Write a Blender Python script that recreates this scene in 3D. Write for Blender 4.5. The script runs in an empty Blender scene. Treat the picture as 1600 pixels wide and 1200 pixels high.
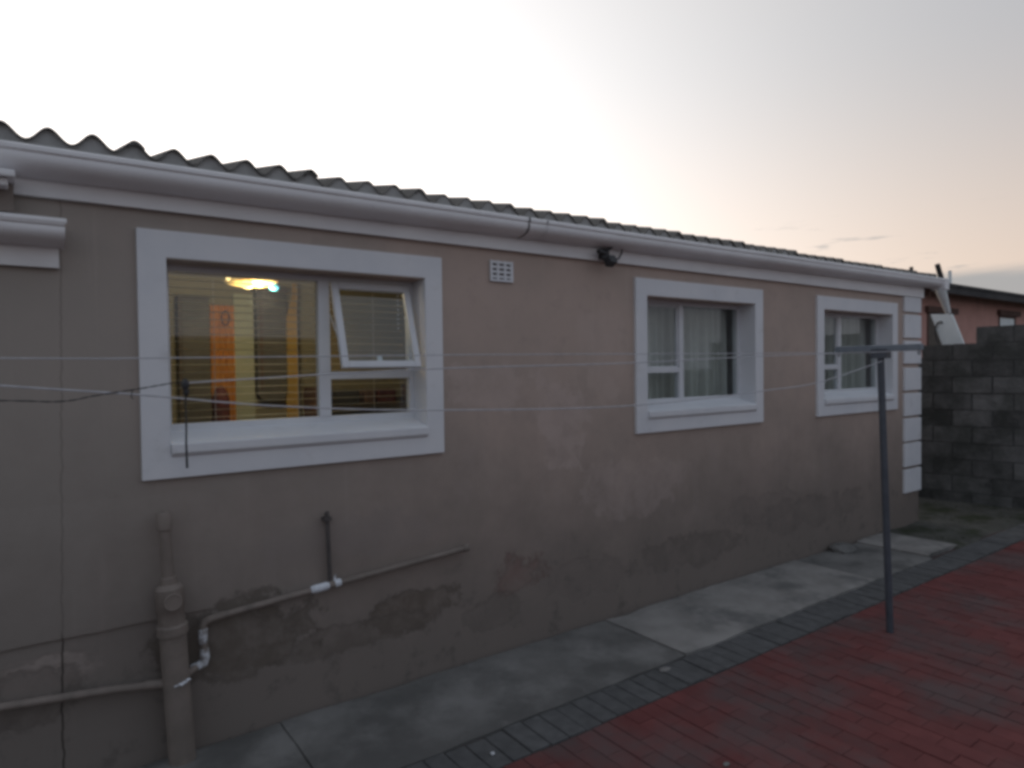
import bpy, bmesh, math, random
from mathutils import Vector, Matrix
random.seed(7)
S = bpy.context.scene
COL = S.collection
PI = math.pi

# ------------------------------------------------------------------ camera
CAM = Vector((0.0, -3.2526, 1.67))
yaw, pitch, roll = 0.624066, -0.0221656, -0.0127359
F = Vector((math.sin(yaw)*math.cos(pitch), math.cos(yaw)*math.cos(pitch), math.sin(pitch)))
r0 = Vector((math.cos(yaw), -math.sin(yaw), 0)); u0 = r0.cross(F)
Rv = r0*math.cos(roll) + u0*math.sin(roll); Uv = u0*math.cos(roll) - r0*math.sin(roll)
cd = bpy.data.cameras.new('camera'); cam = bpy.data.objects.new('camera', cd); COL.objects.link(cam)
cd.sensor_width = 36; cd.lens = 36*1045.0/1600; cd.clip_start = .05; cd.clip_end = 2000
m = Matrix.Identity(4)
for i in range(3):
    m[i][0], m[i][1], m[i][2], m[i][3] = Rv[i], Uv[i], -F[i], CAM[i]
cam.matrix_world = m
S.camera = cam

# ------------------------------------------------------------------ world: dusk sky
SUN_AZ, SUN_EL = math.radians(12), math.radians(2.0)
sun_dir = Vector((math.sin(SUN_AZ)*math.cos(SUN_EL), math.cos(SUN_AZ)*math.cos(SUN_EL), math.sin(SUN_EL)))
W = bpy.data.worlds.new('World'); S.world = W; W.use_nodes = True
class NT:
    """tiny helper for building node trees"""
    def __init__(s, t): s.t = t; s.n = t.nodes; s.l = t.links
    def new(s, typ, **kw):
        o = s.n.new(typ)
        for k, v in kw.items(): setattr(o, k, v)
        return o
    def put(s, sock, v):
        if hasattr(v, 'is_output') or isinstance(v, bpy.types.NodeSocket): s.l.new(v, sock)
        else: sock.default_value = v
    def math(s, op, a, b=0.0, c=None, clamp=False):
        o = s.new('ShaderNodeMath', operation=op, use_clamp=clamp)
        s.put(o.inputs[0], a); s.put(o.inputs[1], b)
        if c is not None: s.put(o.inputs[2], c)
        return o.outputs[0]
    def mix(s, f, a, b, bt='MIX'):
        o = s.new('ShaderNodeMix', data_type='RGBA', blend_type=bt)
        s.put(o.inputs['Factor'], f)
        for nm, v in (('A', a), ('B', b)):
            k = [x for x in o.inputs if x.name == nm and x.type == 'RGBA'][0]
            if not isinstance(v, bpy.types.NodeSocket) and len(v) == 3: v = (*v, 1)
            s.put(k, v)
        return [x for x in o.outputs if x.type == 'RGBA'][0]
    def ramp(s, v, lo, hi, a=0.0, b=1.0, smooth=True):
        o = s.new('ShaderNodeMapRange', interpolation_type='SMOOTHSTEP' if smooth else 'LINEAR')
        s.put(o.inputs[0], v)
        for i, q in zip((1, 2, 3, 4), (lo, hi, a, b)): o.inputs[i].default_value = q
        return o.outputs[0]
    def noise(s, vec, scale, detail=4, rough=.55, dist=0.0):
        o = s.new('ShaderNodeTexNoise'); s.put(o.inputs['Vector'], vec)
        o.inputs['Scale'].default_value = scale; o.inputs['Detail'].default_value = detail
        o.inputs['Roughness'].default_value = rough; o.inputs['Distortion'].default_value = dist
        return o.outputs[0]
    def mapping(s, vec, scale=(1, 1, 1), loc=(0, 0, 0)):
        o = s.new('ShaderNodeMapping'); s.put(o.inputs[0], vec)
        o.inputs['Scale'].default_value = scale; o.inputs['Location'].default_value = loc
        return o.outputs[0]
    def coord(s, k='Object'): return s.new('ShaderNodeTexCoord').outputs[k]
    def xyz(s, v):
        o = s.new('ShaderNodeSeparateXYZ'); s.put(o.inputs[0], v); return o.outputs
    def bump(s, h, strength=.4, dist=.01):
        o = s.new('ShaderNodeBump'); s.put(o.inputs['Height'], h)
        o.inputs['Strength'].default_value = strength; o.inputs['Distance'].default_value = dist
        return o.outputs[0]

w = NT(W.node_tree)
bg = w.n['Background']
sk = w.new('ShaderNodeTexSky', sky_type='NISHITA', sun_disc=False)
sk.sun_elevation = SUN_EL; sk.sun_rotation = SUN_AZ; sk.dust_density = 2.0
hs = w.new('ShaderNodeHueSaturation'); hs.inputs['Saturation'].default_value = .35
w.l.new(sk.outputs[0], hs.inputs['Color'])
STR = .12
d = w.coord('Generated'); X_, Y_, Z_ = w.xyz(d)
vm = w.new('ShaderNodeVectorMath', operation='DOT_PRODUCT'); w.put(vm.inputs[0], d); vm.inputs[1].default_value = sun_dir
dot = w.math('MAXIMUM', vm.outputs['Value'], 0.0)
el = w.math('MAXIMUM', Z_, 0.0)
# thin high veil lit by the set sun: pinkish near the horizon, grey-blue above
toward = w.ramp(vm.outputs['Value'], -.5, .75)
low = w.mix(toward, (.50, .455, .465), (.77, .58, .45))
high = w.mix(toward, (.37, .43, .525), (.475, .465, .475))
veil = w.mix(w.ramp(el, .02, .42), low, high)
glow = w.math('MULTIPLY', w.math('POWER', dot, 4.0), 1.18)
cx = w.new('ShaderNodeCombineXYZ')
for i, k in enumerate((1.025, 1.0, .975)): w.put(cx.inputs[i], w.math('MULTIPLY', glow, k))
veil = w.mix(1.0, veil, cx.outputs[0], 'ADD')
# low bank of blue-grey cloud round the horizon and a few wisps above it
nz = w.noise(w.mapping(d, (2.2, 2.2, 16)), 2.0, 5, .55)
edge = w.math('ADD', el, w.math('MULTIPLY', w.math('SUBTRACT', nz, .5), .032))
bank = w.ramp(edge, .100, .122, .95, 0.0)
nz2 = w.noise(w.mapping(d, (4, 4, 34), (3.1, .4, 1.7)), 2.3, 5, .6)
wisp = w.math('MULTIPLY', w.ramp(nz2, .565, .67, 0, .6), w.ramp(el, .21, .15, 0, 1))
dark = w.math('MAXIMUM', bank, wisp)
bankc = w.mix(toward, (.33, .35, .41), (.345, .345, .355))
veil = w.mix(dark, veil, bankc)
tot = w.mix(1.0, w.mix(1.0, veil, (1/STR*.92,)*3, 'MULTIPLY'), w.mix(1.0, hs.outputs[0], (.5,)*3, 'MULTIPLY'), 'ADD')
w.l.new(tot, bg.inputs[0]); bg.inputs[1].default_value = STR

sl = bpy.data.lights.new('sun', 'SUN'); sl.energy = .5; sl.angle = math.radians(6); sl.color = (1, .82, .66)
so = bpy.data.objects.new('sun', sl); COL.objects.link(so)
so.rotation_euler = (-sun_dir).to_track_quat('-Z', 'Y').to_euler()
so.location = (0, 30, 20)

S.view_settings.view_transform = 'Standard'; S.view_settings.look = 'None'
S.view_settings.exposure = 0.0; S.view_settings.gamma = 1.0; S.view_settings.use_curve_mapping = False
S.render.engine = 'CYCLES'
S.cycles.pixel_filter_type = 'BLACKMAN_HARRIS'; S.cycles.filter_width = 3.5
S.cycles.max_bounces = 10; S.cycles.transparent_max_bounces = 16

# ------------------------------------------------------------------ materials
def mat(name, fn, rough=.85, spec=.3):
    M = bpy.data.materials.new(name); M.use_nodes = True
    t = NT(M.node_tree); b = t.n['Principled BSDF']
    b.inputs['Roughness'].default_value = rough; b.inputs['Specular IOR Level'].default_value = spec
    fn(t, b)
    return M
def mottled(name, c1, c2, scale=6, rough=.85, spec=.3, bump=.15, bscale=60, grime=None, rnd=0.0, bdist=.004, world=False):
    def fn(t, b):
        v = t.new('ShaderNodeNewGeometry').outputs['Position'] if world else t.coord('Object')
        n = t.noise(v, scale, 6, .6)
        c = t.mix(t.ramp(n, .32, .68), c1, c2)
        if grime:
            g = t.noise(t.mapping(v, grime[1]), grime[2], 6, .65)
            c = t.mix(t.ramp(g, grime[3], grime[4], 0, grime[5]), c, grime[0])
        if rnd:
            ri = t.new('ShaderNodeObjectInfo').outputs['Random']
            c = t.mix(1.0, c, t.ramp(ri, 0, 1, 1-rnd, 1+rnd, False), 'MULTIPLY')
        t.put(b.inputs['Base Color'], c)
        if bump: t.put(b.inputs['Normal'], t.bump(t.noise(v, bscale, 4, .6), bump, bdist))
    return mat(name, fn, rough, spec)

def wall_fn(t, b):
    v = t.coord('Object'); x, y, z = t.xyz(v)
    n1 = t.noise(v, 1.3, 6, .6); n2 = t.noise(t.mapping(v, (1, 1, .35)), 3.2, 6, .65); n3 = t.noise(v, 9, 6, .65)
    c = t.mix(t.ramp(n1, .35, .65), (.435, .350, .302), (.49, .385, .332))
    c = t.mix(t.ramp(n2, .52, .68, 0, .35), c, (.50, .405, .365))
    c = t.mix(t.ramp(n3, .5, .75, 0, .34), c, (.33, .27, .24))
    # colour is pinker and paler towards the middle bays, darker and greyer at the left end
    c = t.mix(t.ramp(t.math('ADD', x, t.math('MULTIPLY', n1, 1.6)), .5, 3.2, .85, 0), c, (.335, .305, .275))
    # rain streaks below the eave and sills
    st = t.noise(t.mapping(v, (9, 1, .5)), 1.6, 4, .6)
    c = t.mix(t.ramp(st, .55, .8, 0, .34), c, (.54, .45, .405))
    # ragged rising damp, widened into a general darkening down the wall
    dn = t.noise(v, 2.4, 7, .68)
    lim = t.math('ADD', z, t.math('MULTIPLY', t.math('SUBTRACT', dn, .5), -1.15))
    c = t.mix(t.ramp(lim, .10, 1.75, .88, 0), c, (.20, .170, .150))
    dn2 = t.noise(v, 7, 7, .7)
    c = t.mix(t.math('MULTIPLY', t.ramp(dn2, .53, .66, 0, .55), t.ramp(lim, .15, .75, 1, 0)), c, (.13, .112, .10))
    # peeled / repaired patches, each with its own outline
    wob = t.noise(v, 3.4, 7, .66); wob2 = t.noise(v, 15, 5, .65); brk = t.noise(v, 6.5, 6, .7)
    wb = t.math('ADD', t.math('MULTIPLY', t.math('SUBTRACT', wob, .5), 5.2), t.math('MULTIPLY', t.math('SUBTRACT', wob2, .5), 1.6))
    inner = t.ramp(brk, .34, .62, .25, 1.0)
    hgt = t.math('MULTIPLY', n3, .35)
    for (px, pz, rx, rz, col, k) in [(1.68, .37, .34, .10, (.150, .120, .098), .9), (1.25, .31, .45, .08, (.16, .132, .112), .7),
                                     (.80, .43, .34, .19, (.150, .124, .102), .85), (2.42, .44, .20, .13, (.235, .155, .135), .8),
                                     (2.20, .24, .22, .09, (.175, .148, .13), .6), (3.95, .30, .60, .12, (.175, .148, .13), .65),
                                     (5.6, .38, .9, .14, (.175, .148, .132), .5), (2.95, .30, .35, .13, (.20, .168, .15), .4),
                                     (2.75, 1.36, .20, .28, (.56, .45, .41), .5), (4.9, .50, .6, .12, (.20, .168, .15), .4),
                                     (.02, .47, .18, .08, (.40, .335, .30), .7), (-.1, .38, .28, .12, (.15, .126, .11), .7),
                                     (3.1, 1.75, .25, .30, (.545, .44, .39), .4), (1.3, .82, .5, .12, (.29, .245, .225), .5),
                                     (2.25, 1.58, .34, .14, (.56, .45, .41), .4), (3.4, .85, .5, .2, (.52, .42, .38), .35)]:
        dx = t.math('DIVIDE', t.math('SUBTRACT', x, px), rx); dz = t.math('DIVIDE', t.math('SUBTRACT', z, pz), rz)
        r2 = t.math('ADD', t.math('ADD', t.math('MULTIPLY', dx, dx), t.math('MULTIPLY', dz, dz)), wb)
        full = t.ramp(r2, .70, 1.25, 1, 0)
        msk = t.math('MULTIPLY', t.math('MULTIPLY', full, inner), k)
        c = t.mix(msk, c, col)
        if pz < .6:
            rim = t.math('MULTIPLY', full, t.ramp(r2, .55, .85, 0, 1))     # dark line along the broken edge of the paint
            c = t.mix(t.math('MULTIPLY', rim, .5*k*k), c, (.10, .085, .075))
            hgt = t.math('SUBTRACT', hgt, t.math('MULTIPLY', full, .5))
    # hairline crack at the old joint, open below the ledge
    wv = t.math('MULTIPLY', t.math('SUBTRACT', t.noise(t.mapping(v, (0, 0, 1)), 11, 3), .5), .03)
    dist = t.math('ABSOLUTE', t.math('SUBTRACT', t.math('ADD', x, wv), t.ramp(z, .2, 2.2, .073, .112, False)))
    wid = t.ramp(z, .58, .64, 1.0, .30)
    ck = t.math('MULTIPLY', t.ramp(dist, .0015, .0055, 1, 0), wid)
    c = t.mix(t.math('MULTIPLY', ck, .8), c, (.045, .038, .033))
    hgt = t.math('SUBTRACT', hgt, ck)
    hgt = t.math('ADD', hgt, t.math('MULTIPLY', t.noise(v, 70, 4, .7), .25))
    t.put(b.inputs['Base Color'], c); t.put(b.inputs['Normal'], t.bump(hgt, .45, .006))
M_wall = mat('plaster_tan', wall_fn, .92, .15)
M_trim = mottled('trim_paint', (.70, .71, .74), (.76, .76, .78), 3, .7, .3, .12, 45, ((.52, .51, .51), (1, 1, 1), 5, .56, .75, .45))
M_gut = mottled('gutter_paint', (.80, .79, .80), (.85, .84, .85), 2.5, .5, .4, .05, 25, ((.58, .56, .55), (.35, 2, 2), 4, .5, .75, .5))
M_fascia = mottled('fascia_paint', (.78, .77, .78), (.84, .83, .83), 2.5, .65, .3, .06, 25, ((.58, .55, .54), (.4, 1, 2), 4, .5, .75, .5))
M_roof = mottled('fibre_cement', (.15, .142, .132), (.205, .195, .182), 5, .97, .05, .25, 80, ((.13, .125, .11), (1, 1, 1), 9, .5, .75, .6))
M_clos = mottled('eave_mortar', (.33, .322, .312), (.42, .41, .40), 7, .95, .1, .3, 60)
M_frame = mottled('window_frame', (.64, .65, .68), (.70, .71, .73), 4, .45, .4, 0)
M_bead = mottled('reveal_paint', (.66, .66, .69), (.72, .72, .74), 4, .7, .3, .1, 40)
M_pvc = mottled('painted_pipe', (.20, .168, .145), (.255, .213, .185), 7, .7, .3, .15, 50, ((.13, .11, .095), (1, 1, .4), 8, .52, .72, .6))
M_pvcw = mottled('bare_pvc', (.24, .215, .20), (.78, .80, .85), 34, .6, .4, .1, 60)
M_putty = mottled('white_sealant', (.60, .62, .66), (.80, .82, .86), 40, .6, .4, .2, 80)
M_dkpipe = mottled('dark_pipe', (.085, .075, .072), (.12, .105, .10), 9, .7)
M_black = mottled('black_plastic', (.032, .032, .034), (.05, .05, .053), 20, .55, .4, .05)
M_steel = mottled('blue_grey_paint', (.068, .078, .096), (.092, .102, .122), 12, .5, .5, .1, 60, ((.09, .065, .05), (1, 1, .5), 12, .58, .72, .6))
M_bar = mottled('pale_blue_paint', (.16, .19, .225), (.21, .24, .275), 12, .5, .5, .1, 60, ((.10, .085, .08), (1, 1, 1), 12, .58, .74, .6))
M_line = mottled('pvc_line', (.42, .42, .45), (.52, .52, .55), 30, .5, .4, 0)
M_cord = mottled('black_cord', (.04, .042, .044), (.06, .06, .065), 60, .8)
M_slab = mottled('old_concrete', (.235, .222, .208), (.325, .308, .289), 3.2, .93, .2, .35, 55, ((.12, .12, .117), (1, 1, 1), 2.3, .46, .68, .75), world=True)
M_slabdk = mottled('stained_concrete', (.155, .15, .142), (.225, .217, .206), 3.2, .93, .2, .35, 55, ((.085, .085, .082), (1, 1, 1), 3, .46, .68, .75), world=True)
def near_fn(t, b):
    v = t.new('ShaderNodeNewGeometry').outputs['Position']; x, y, z = t.xyz(v)
    n = t.noise(v, 3.2, 6, .62); n2 = t.noise(v, 2.1, 7, .66); n3 = t.noise(v, 11, 5, .65)
    c = t.mix(t.ramp(n, .32, .68), (.175, .168, .158), (.245, .236, .224))
    c = t.mix(t.ramp(n2, .42, .66, 0, .75), c, (.115, .112, .106))
    # earth washed over the outer edge at the low end
    e = t.math('ADD', t.math('ADD', t.math('MULTIPLY', y, -1.0), t.math('MULTIPLY', t.math('SUBTRACT', x, 1.0), -.16)), t.math('MULTIPLY', t.math('SUBTRACT', n2, .5), .9))
    c = t.mix(t.ramp(e, .22, .62, 0, .85), c, (.115, .110, .105))
    c = t.mix(t.ramp(n3, .58, .76, 0, .4), c, (.27, .262, .25))
    t.put(b.inputs['Base Color'], c); t.put(b.inputs['Normal'], t.bump(t.math('ADD', t.noise(v, 55, 4, .6), t.math('MULTIPLY', n3, 1.5)), .45, .006))
M_slabnear = mat('worn_concrete', near_fn, .94, .2)
M_edge = mottled('grey_paver', (.096, .095, .095), (.128, .127, .126), 14, .92, .2, .35, 90, ((.17, .17, .17), (1, 1, 1), 5, .58, .78, .4), .08, world=True)
M_red = mottled('red_paver', (.152, .051, .049), (.178, .060, .057), 9, .9, .2, .35, 90, ((.115, .086, .084), (1, 1, 1), 1.3, .40, .66, .9), .09, world=True)
M_joint = mottled('joint_sand', (.072, .050, .047), (.10, .074, .070), 30, .97, .1)
M_soil = mottled('soil', (.085, .083, .074), (.125, .121, .108), 4, .97, .1, .6, 25, ((.04, .048, .026), (1, 1, 1), 2.2, .46, .62, .8), bdist=.03)
M_grass = mottled('grass', (.035, .05, .02), (.07, .075, .032), 6, .9, .1, 0)
M_block = mottled('concrete_block', (.128, .127, .124), (.178, .176, .172), 7, .96, .1, .9, 38, ((.075, .078, .072), (1, 1, 1), 2.6, .40, .66, .85), .26, .010, world=True)
M_mortar = mottled('block_mortar', (.075, .075, .075), (.11, .11, .108), 20, .97, .1, .4, 60)
M_salmon = mottled('salmon_plaster', (.50, .28, .24), (.57, .32, .275), 3, .9, .2, .1, 40, ((.38, .24, .21), (1, 1, .5), 4, .5, .7, .5))
M_dkroof = mottled('dark_roof', (.05, .048, .05), (.08, .075, .075), 3, .9)
M_brown = mottled('dark_brown', (.10, .058, .05), (.135, .08, .066), 8, .85)
M_white = mottled('white_panel', (.74, .79, .80), (.82, .86, .87), 5, .6, .4, .05)
M_lace = mottled('lace', (.86, .84, .79), (.92, .90, .84), 30, .95, .1, .1)
M_slat = mottled('blind_slat', (.66, .62, .52), (.72, .68, .58), 6, .6, .3, 0)
M_cream = mottled('cream_wall', (.215, .195, .14), (.265, .24, .17), 2, .9, .2, .05)
M_ceil = mottled('ceiling_board', (.70, .68, .60), (.76, .74, .66), 2, .9)
M_floor = mottled('floor_tile', (.22, .17, .12), (.28, .22, .16), 6, .5)
M_orange = mottled('orange_cloth', (.80, .37, .10), (.85, .42, .12), 5, .9, .2, .05)
M_dkwood = mottled('dark_wood', (.07, .055, .045), (.10, .08, .064), 12, .6)
M_charcoal = mottled('charcoal_board', (.085, .08, .07), (.115, .105, .095), 8, .6)
M_maroon = mottled('maroon', (.07, .018, .02), (.10, .026, .026), 10, .7)
M_yellow = mottled('yellow_curtain', (.86, .62, .20), (.90, .68, .25), 8, .9)
M_brass = mottled('brass', (.55, .40, .16), (.65, .48, .2), 20, .35, .5)
M_hall = mottled('pale_green_wall', (.33, .345, .27), (.39, .405, .32), 2, .9)
M_beige = mottled('beige_wall', (.36, .33, .27), (.40, .37, .30), 3, .9)  # even beige for the walls behind the two farther windows
def emit(name, col, k):
    def fn(t, b):
        b.inputs['Base Color'].default_value = (*col, 1)
        b.inputs['Emission Color'].default_value = (*col, 1); b.inputs['Emission Strength'].default_value = k
    return mat(name, fn, .4, .4)
M_bulb = emit('lit_bulb', (1, .80, .42), 5.0)
M_bulb2 = emit('lit_bulb_soft', (1, .72, .30), 2.2)
M_bowl = emit('amber_glow', (1, .70, .26), .30)
M_bulbc = emit('cyan_led', (.18, .75, .95), 1.1)
M_bulbo = emit('amber_led', (1, .45, .16), 1.2)
def glass(name, tint=(.92, .95, .95), spec=1.0):
    M = bpy.data.materials.new(name); M.use_nodes = True; t = NT(M.node_tree); t.n.clear()
    o = t.new('ShaderNodeOutputMaterial'); mx = t.new('ShaderNodeMixShader')
    tr = t.new('ShaderNodeBsdfTransparent'); tr.inputs[0].default_value = (*tint, 1)
    gl = t.new('ShaderNodeBsdfGlossy'); gl.inputs['Roughness'].default_value = .03
    ge = t.new('ShaderNodeNewGeometry'); dp = t.new('ShaderNodeVectorMath', operation='DOT_PRODUCT')
    t.l.new(ge.outputs['Incoming'], dp.inputs[0]); t.l.new(ge.outputs['Normal'], dp.inputs[1])
    inv = t.math('SUBTRACT', 1.0, t.math('ABSOLUTE', dp.outputs['Value']), clamp=True)
    f2 = t.math('ADD', t.math('MULTIPLY', t.math('POWER', inv, 5.0), .95*spec), .058*spec, clamp=True)   # Schlick, at each face of the pane
    t.l.new(f2, mx.inputs[0]); t.l.new(tr.outputs[0], mx.inputs[1]); t.l.new(gl.outputs[0], mx.inputs[2])
    t.l.new(mx.outputs[0], o.inputs[0])
    return M
M_glass = glass('window_glass')

# ------------------------------------------------------------------ mesh helpers
def box(bm, x0, x1, y0, y1, z0, z1):
    v = [bm.verts.new((x, y, z)) for x in (x0, x1) for y in (y0, y1) for z in (z0, z1)]
    for q in ((0, 1, 3, 2), (4, 6, 7, 5), (0, 4, 5, 1), (2, 3, 7, 6), (0, 2, 6, 4), (1, 5, 7, 3)):
        bm.faces.new([v[i] for i in q])
    return v
def bxm(*a):
    bm = bmesh.new(); box(bm, *a); return bm
def bevel(bm, w=.004, seg=2):
    bmesh.ops.bevel(bm, geom=list(bm.edges), offset=w, segments=seg, affect='EDGES', profile=.6)
    return bm
def tube(bm, pts, r, n=12, cap=True):
    """round tube along points, r a number or one radius per point"""
    pts = [Vector(p) for p in pts]; k = len(pts)
    rr = r if isinstance(r, (list, tuple)) else [r]*k
    rings = []; side = None
    for i, p in enumerate(pts):
        d = (pts[min(i+1, k-1)] - pts[max(i-1, 0)]).normalized()
        if side is None:
            a = Vector((0, 0, 1)) if abs(d.z) < .9 else Vector((0, 1, 0))
            side = d.cross(a).normalized()
        side = (side - d*side.dot(d)).normalized()
        up = d.cross(side)
        rings.append([bm.verts.new(p + (side*math.cos(2*PI*j/n) + up*math.sin(2*PI*j/n))*rr[i]) for j in range(n)])
    for a, b in zip(rings, rings[1:]):
        for j in range(n): bm.faces.new((a[j], a[(j+1) % n], b[(j+1) % n], b[j]))
    if cap:
        bm.faces.new(rings[0][::-1]); bm.faces.new(rings[-1])
def tubem(pts, r, n=12):
    bm = bmesh.new(); tube(bm, pts, r, n); return bm
def prism(bm, poly, a, b, axis=0):
    """polygon in the plane across `axis`, extruded from a to b"""
    def P(q, t):
        q = list(q); q.insert(axis, t); return q
    A = [bm.verts.new(P(q, a)) for q in poly]; B = [bm.verts.new(P(q, b)) for q in poly]
    n = len(poly)
    for i in range(n): bm.faces.new((A[i], A[(i+1) % n], B[(i+1) % n], B[i]))
    bm.faces.new(A[::-1]); bm.faces.new(B)
def prismm(*a, **k):
    bm = bmesh.new(); prism(bm, *a, **k); return bm
def ball(bm, c, r, seg=10, sc=(1, 1, 1)):
    bmesh.ops.create_uvsphere(bm, u_segments=seg, v_segments=max(6, seg//2+2), radius=1,
                              matrix=Matrix.Translation(c) @ Matrix.Diagonal((r*sc[0], r*sc[1], r*sc[2], 1)))
def obj(name, bm, m, parent=None, smooth=False):
    bmesh.ops.recalc_face_normals(bm, faces=bm.faces)
    me = bpy.data.meshes.new(name); bm.to_mesh(me); bm.free()
    if m: me.materials.append(m)
    if smooth:
        for p in me.polygons: p.use_smooth = True
        try: me.set_sharp_from_angle(angle=math.radians(40))
        except Exception: pass
    o = bpy.data.objects.new(name, me); COL.objects.link(o)
    if parent: o.parent = parent
    return o
def inst(src, loc=(0, 0, 0), rot=(0, 0, 0), sc=(1, 1, 1), parent=None, m=None):
    o = src.copy(); COL.objects.link(o); o.location = loc; o.rotation_euler = rot; o.scale = sc
    o.parent = parent
    return o
def tag(o, label=None, cat=None, group=None, kind=None):
    for k, v in (('label', label), ('category', cat), ('group', group), ('kind', kind)):
        if v: o[k] = v
    return o
def thing(name, label, cat, loc=(0, 0, 0), group=None):
    o = bpy.data.objects.new(name, None); COL.objects.link(o); o.location = loc; o.empty_display_size = .1
    return tag(o, label, cat, group)
def pr(P):
    """pixel of a point in a 1600 x 1200 frame"""
    d = Vector(P) - CAM; z = d.dot(F)
    if z < .05: return None
    return 800 + 1045*d.dot(Rv)/z, 600 - 1045*d.dot(Uv)/z, z

# ------------------------------------------------------------------ ground
g = bmesh.new(); R_ = 400
vs = [g.verts.new((x, y, -.062)) for x, y in ((-R_, -R_), (R_, -R_), (R_, R_), (-R_, R_))]; g.faces.new(vs)
tag(obj('ground', g, M_soil), kind='structure')

# bare soil strip between the apron and the block wall
g = bmesh.new(); nx, ny = 60, 60
from mathutils import noise as mn
gv = []
for i in range(nx+1):
    row = []
    for j in range(ny+1):
        x = 6.80 + i*(9.6-6.80)/nx; y = -.715 + j*3.5/ny
        z = -.012 + .022*mn.noise((x*2.1, y*2.1, 0)) + .010*mn.noise((x*9, y*9, 3)) + .03*max(0, (x-8.3))*.6
        if j == 0 or i == 0: z = -.024
        row.append(g.verts.new((x, y, z)))
    gv.append(row)
for i in range(nx):
    for j in range(ny): g.faces.new((gv[i][j], gv[i+1][j], gv[i+1][j+1], gv[i][j+1]))
tag(obj('soil_strip', g, M_soil, smooth=True), kind='structure')
# sparse weeds on the soil
g = bmesh.new()
for k in range(420):
    x = random.uniform(6.95, 9.05); y = random.uniform(-.62, 1.2)
    if y > 0 and x < 7.75: continue
    if mn.noise((x*1.7, y*1.7, 5)) < -.05: continue
    z = -.02 + .03*max(0, (x-8.3))*.6; h = random.uniform(.015, .05); a = random.uniform(0, 6.28); ww = .004
    dx, dy = math.cos(a), math.sin(a); lx, ly = random.uniform(-.025, .025), random.uniform(-.025, .025)
    v1 = g.verts.new((x-dx*ww, y-dy*ww, z)); v2 = g.verts.new((x+dx*ww, y+dy*ww, z)); v3 = g.verts.new((x+lx, y+ly, z+h))
    g.faces.new((v1, v2, v3))
tag(obj('weeds', g, M_grass), 'sparse short weeds on the bare soil by the block wall', 'weeds', kind='stuff')

# concrete apron slabs against the wall
ap = bpy.data.objects.new('concrete_apron', None); COL.objects.link(ap); tag(ap, kind='structure')
def slab(x0, x1, dz, m, y_out=-.703):
    bm = bmesh.new(); n = max(6, int((x1-x0)/.08)); rows = []
    ys = [-.016, -.10, -.25, -.40, -.55, -.66, y_out]
    for i in range(n+1):
        x = x0 + (x1-x0)*i/n; r = []
        for j, y in enumerate(ys):
            yy = y; xx = x
            if j == 0: yy += .012*mn.noise((x*6, 1, 0)) - .006 - .05*max(0, mn.noise((x*1.7, 9, 0))-.12)
            if j == len(ys)-1: yy += .014*mn.noise((x*4, 2, 0)) + .004*mn.noise((x*23, 2, 0))
            if i in (0, n): xx += .012*mn.noise((3, y*7, x0))
            z = dz + .006*mn.noise((x*2.3, y*2.3, 7)) - (.006 if (j in (0, len(ys)-1) or i in (0, n)) else 0)
            r.append(bm.verts.new((xx, yy, z)))
        rows.append(r)
    for i in range(n):
        for j in range(len(ys)-1): bm.faces.new((rows[i][j], rows[i+1][j], rows[i+1][j+1], rows[i][j+1]))
    bnd = [e for e in bm.edges if e.is_boundary]
    ex = bmesh.ops.extrude_edge_only(bm, edges=bnd)
    for v in [q for q in ex['geom'] if isinstance(q, bmesh.types.BMVert)]: v.co.z = -.062
    return obj('slab', bm, m, ap, smooth=True)
slab(-3.0, .93, -.004, M_slabnear); slab(.936, 3.052, 0.0, M_slabnear); slab(3.066, 5.30, .004, M_slab)
slab(5.312, 6.30, -.006, M_slabdk); slab(6.31, 6.90, .006, M_slab, -.66)

# pavers -------------------------------------------------------------
def paver_mesh(lx, ly, h=.05, bev=.006):
    bm = bxm(-lx/2, lx/2, -ly/2, ly/2, -h, 0)
    top = [e for e in bm.edges if all(abs(v.co.z) < 1e-6 for v in e.verts)]
    bmesh.ops.bevel(bm, geom=top, offset=bev, segments=2, affect='EDGES', profile=.6)
    return bm
edge_strip = bpy.data.objects.new('edging_strip', None); COL.objects.link(edge_strip); tag(edge_strip, kind='structure')
p0 = obj('paver', paver_mesh(.098, .232), M_edge, edge_strip)
k = 0; x = -.6
while x < 9.15:
    loc = (x, -.826 + random.uniform(-.004, .004), -.010 + random.uniform(-.004, .003))
    rot = (random.uniform(-.015, .015), random.uniform(-.015, .015), random.uniform(-.02, .02))
    if k == 0: p0.location = loc; p0.rotation_euler = rot
    else: inst(p0, loc, rot, parent=edge_strip)
    x += .1045; k += 1
bed = bmesh.new(); box(bed, -3.0, 9.3, -8.0, -.672, -.0615, -.021)
tag(obj('paving_bed', bed, M_joint), kind='structure')

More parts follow.
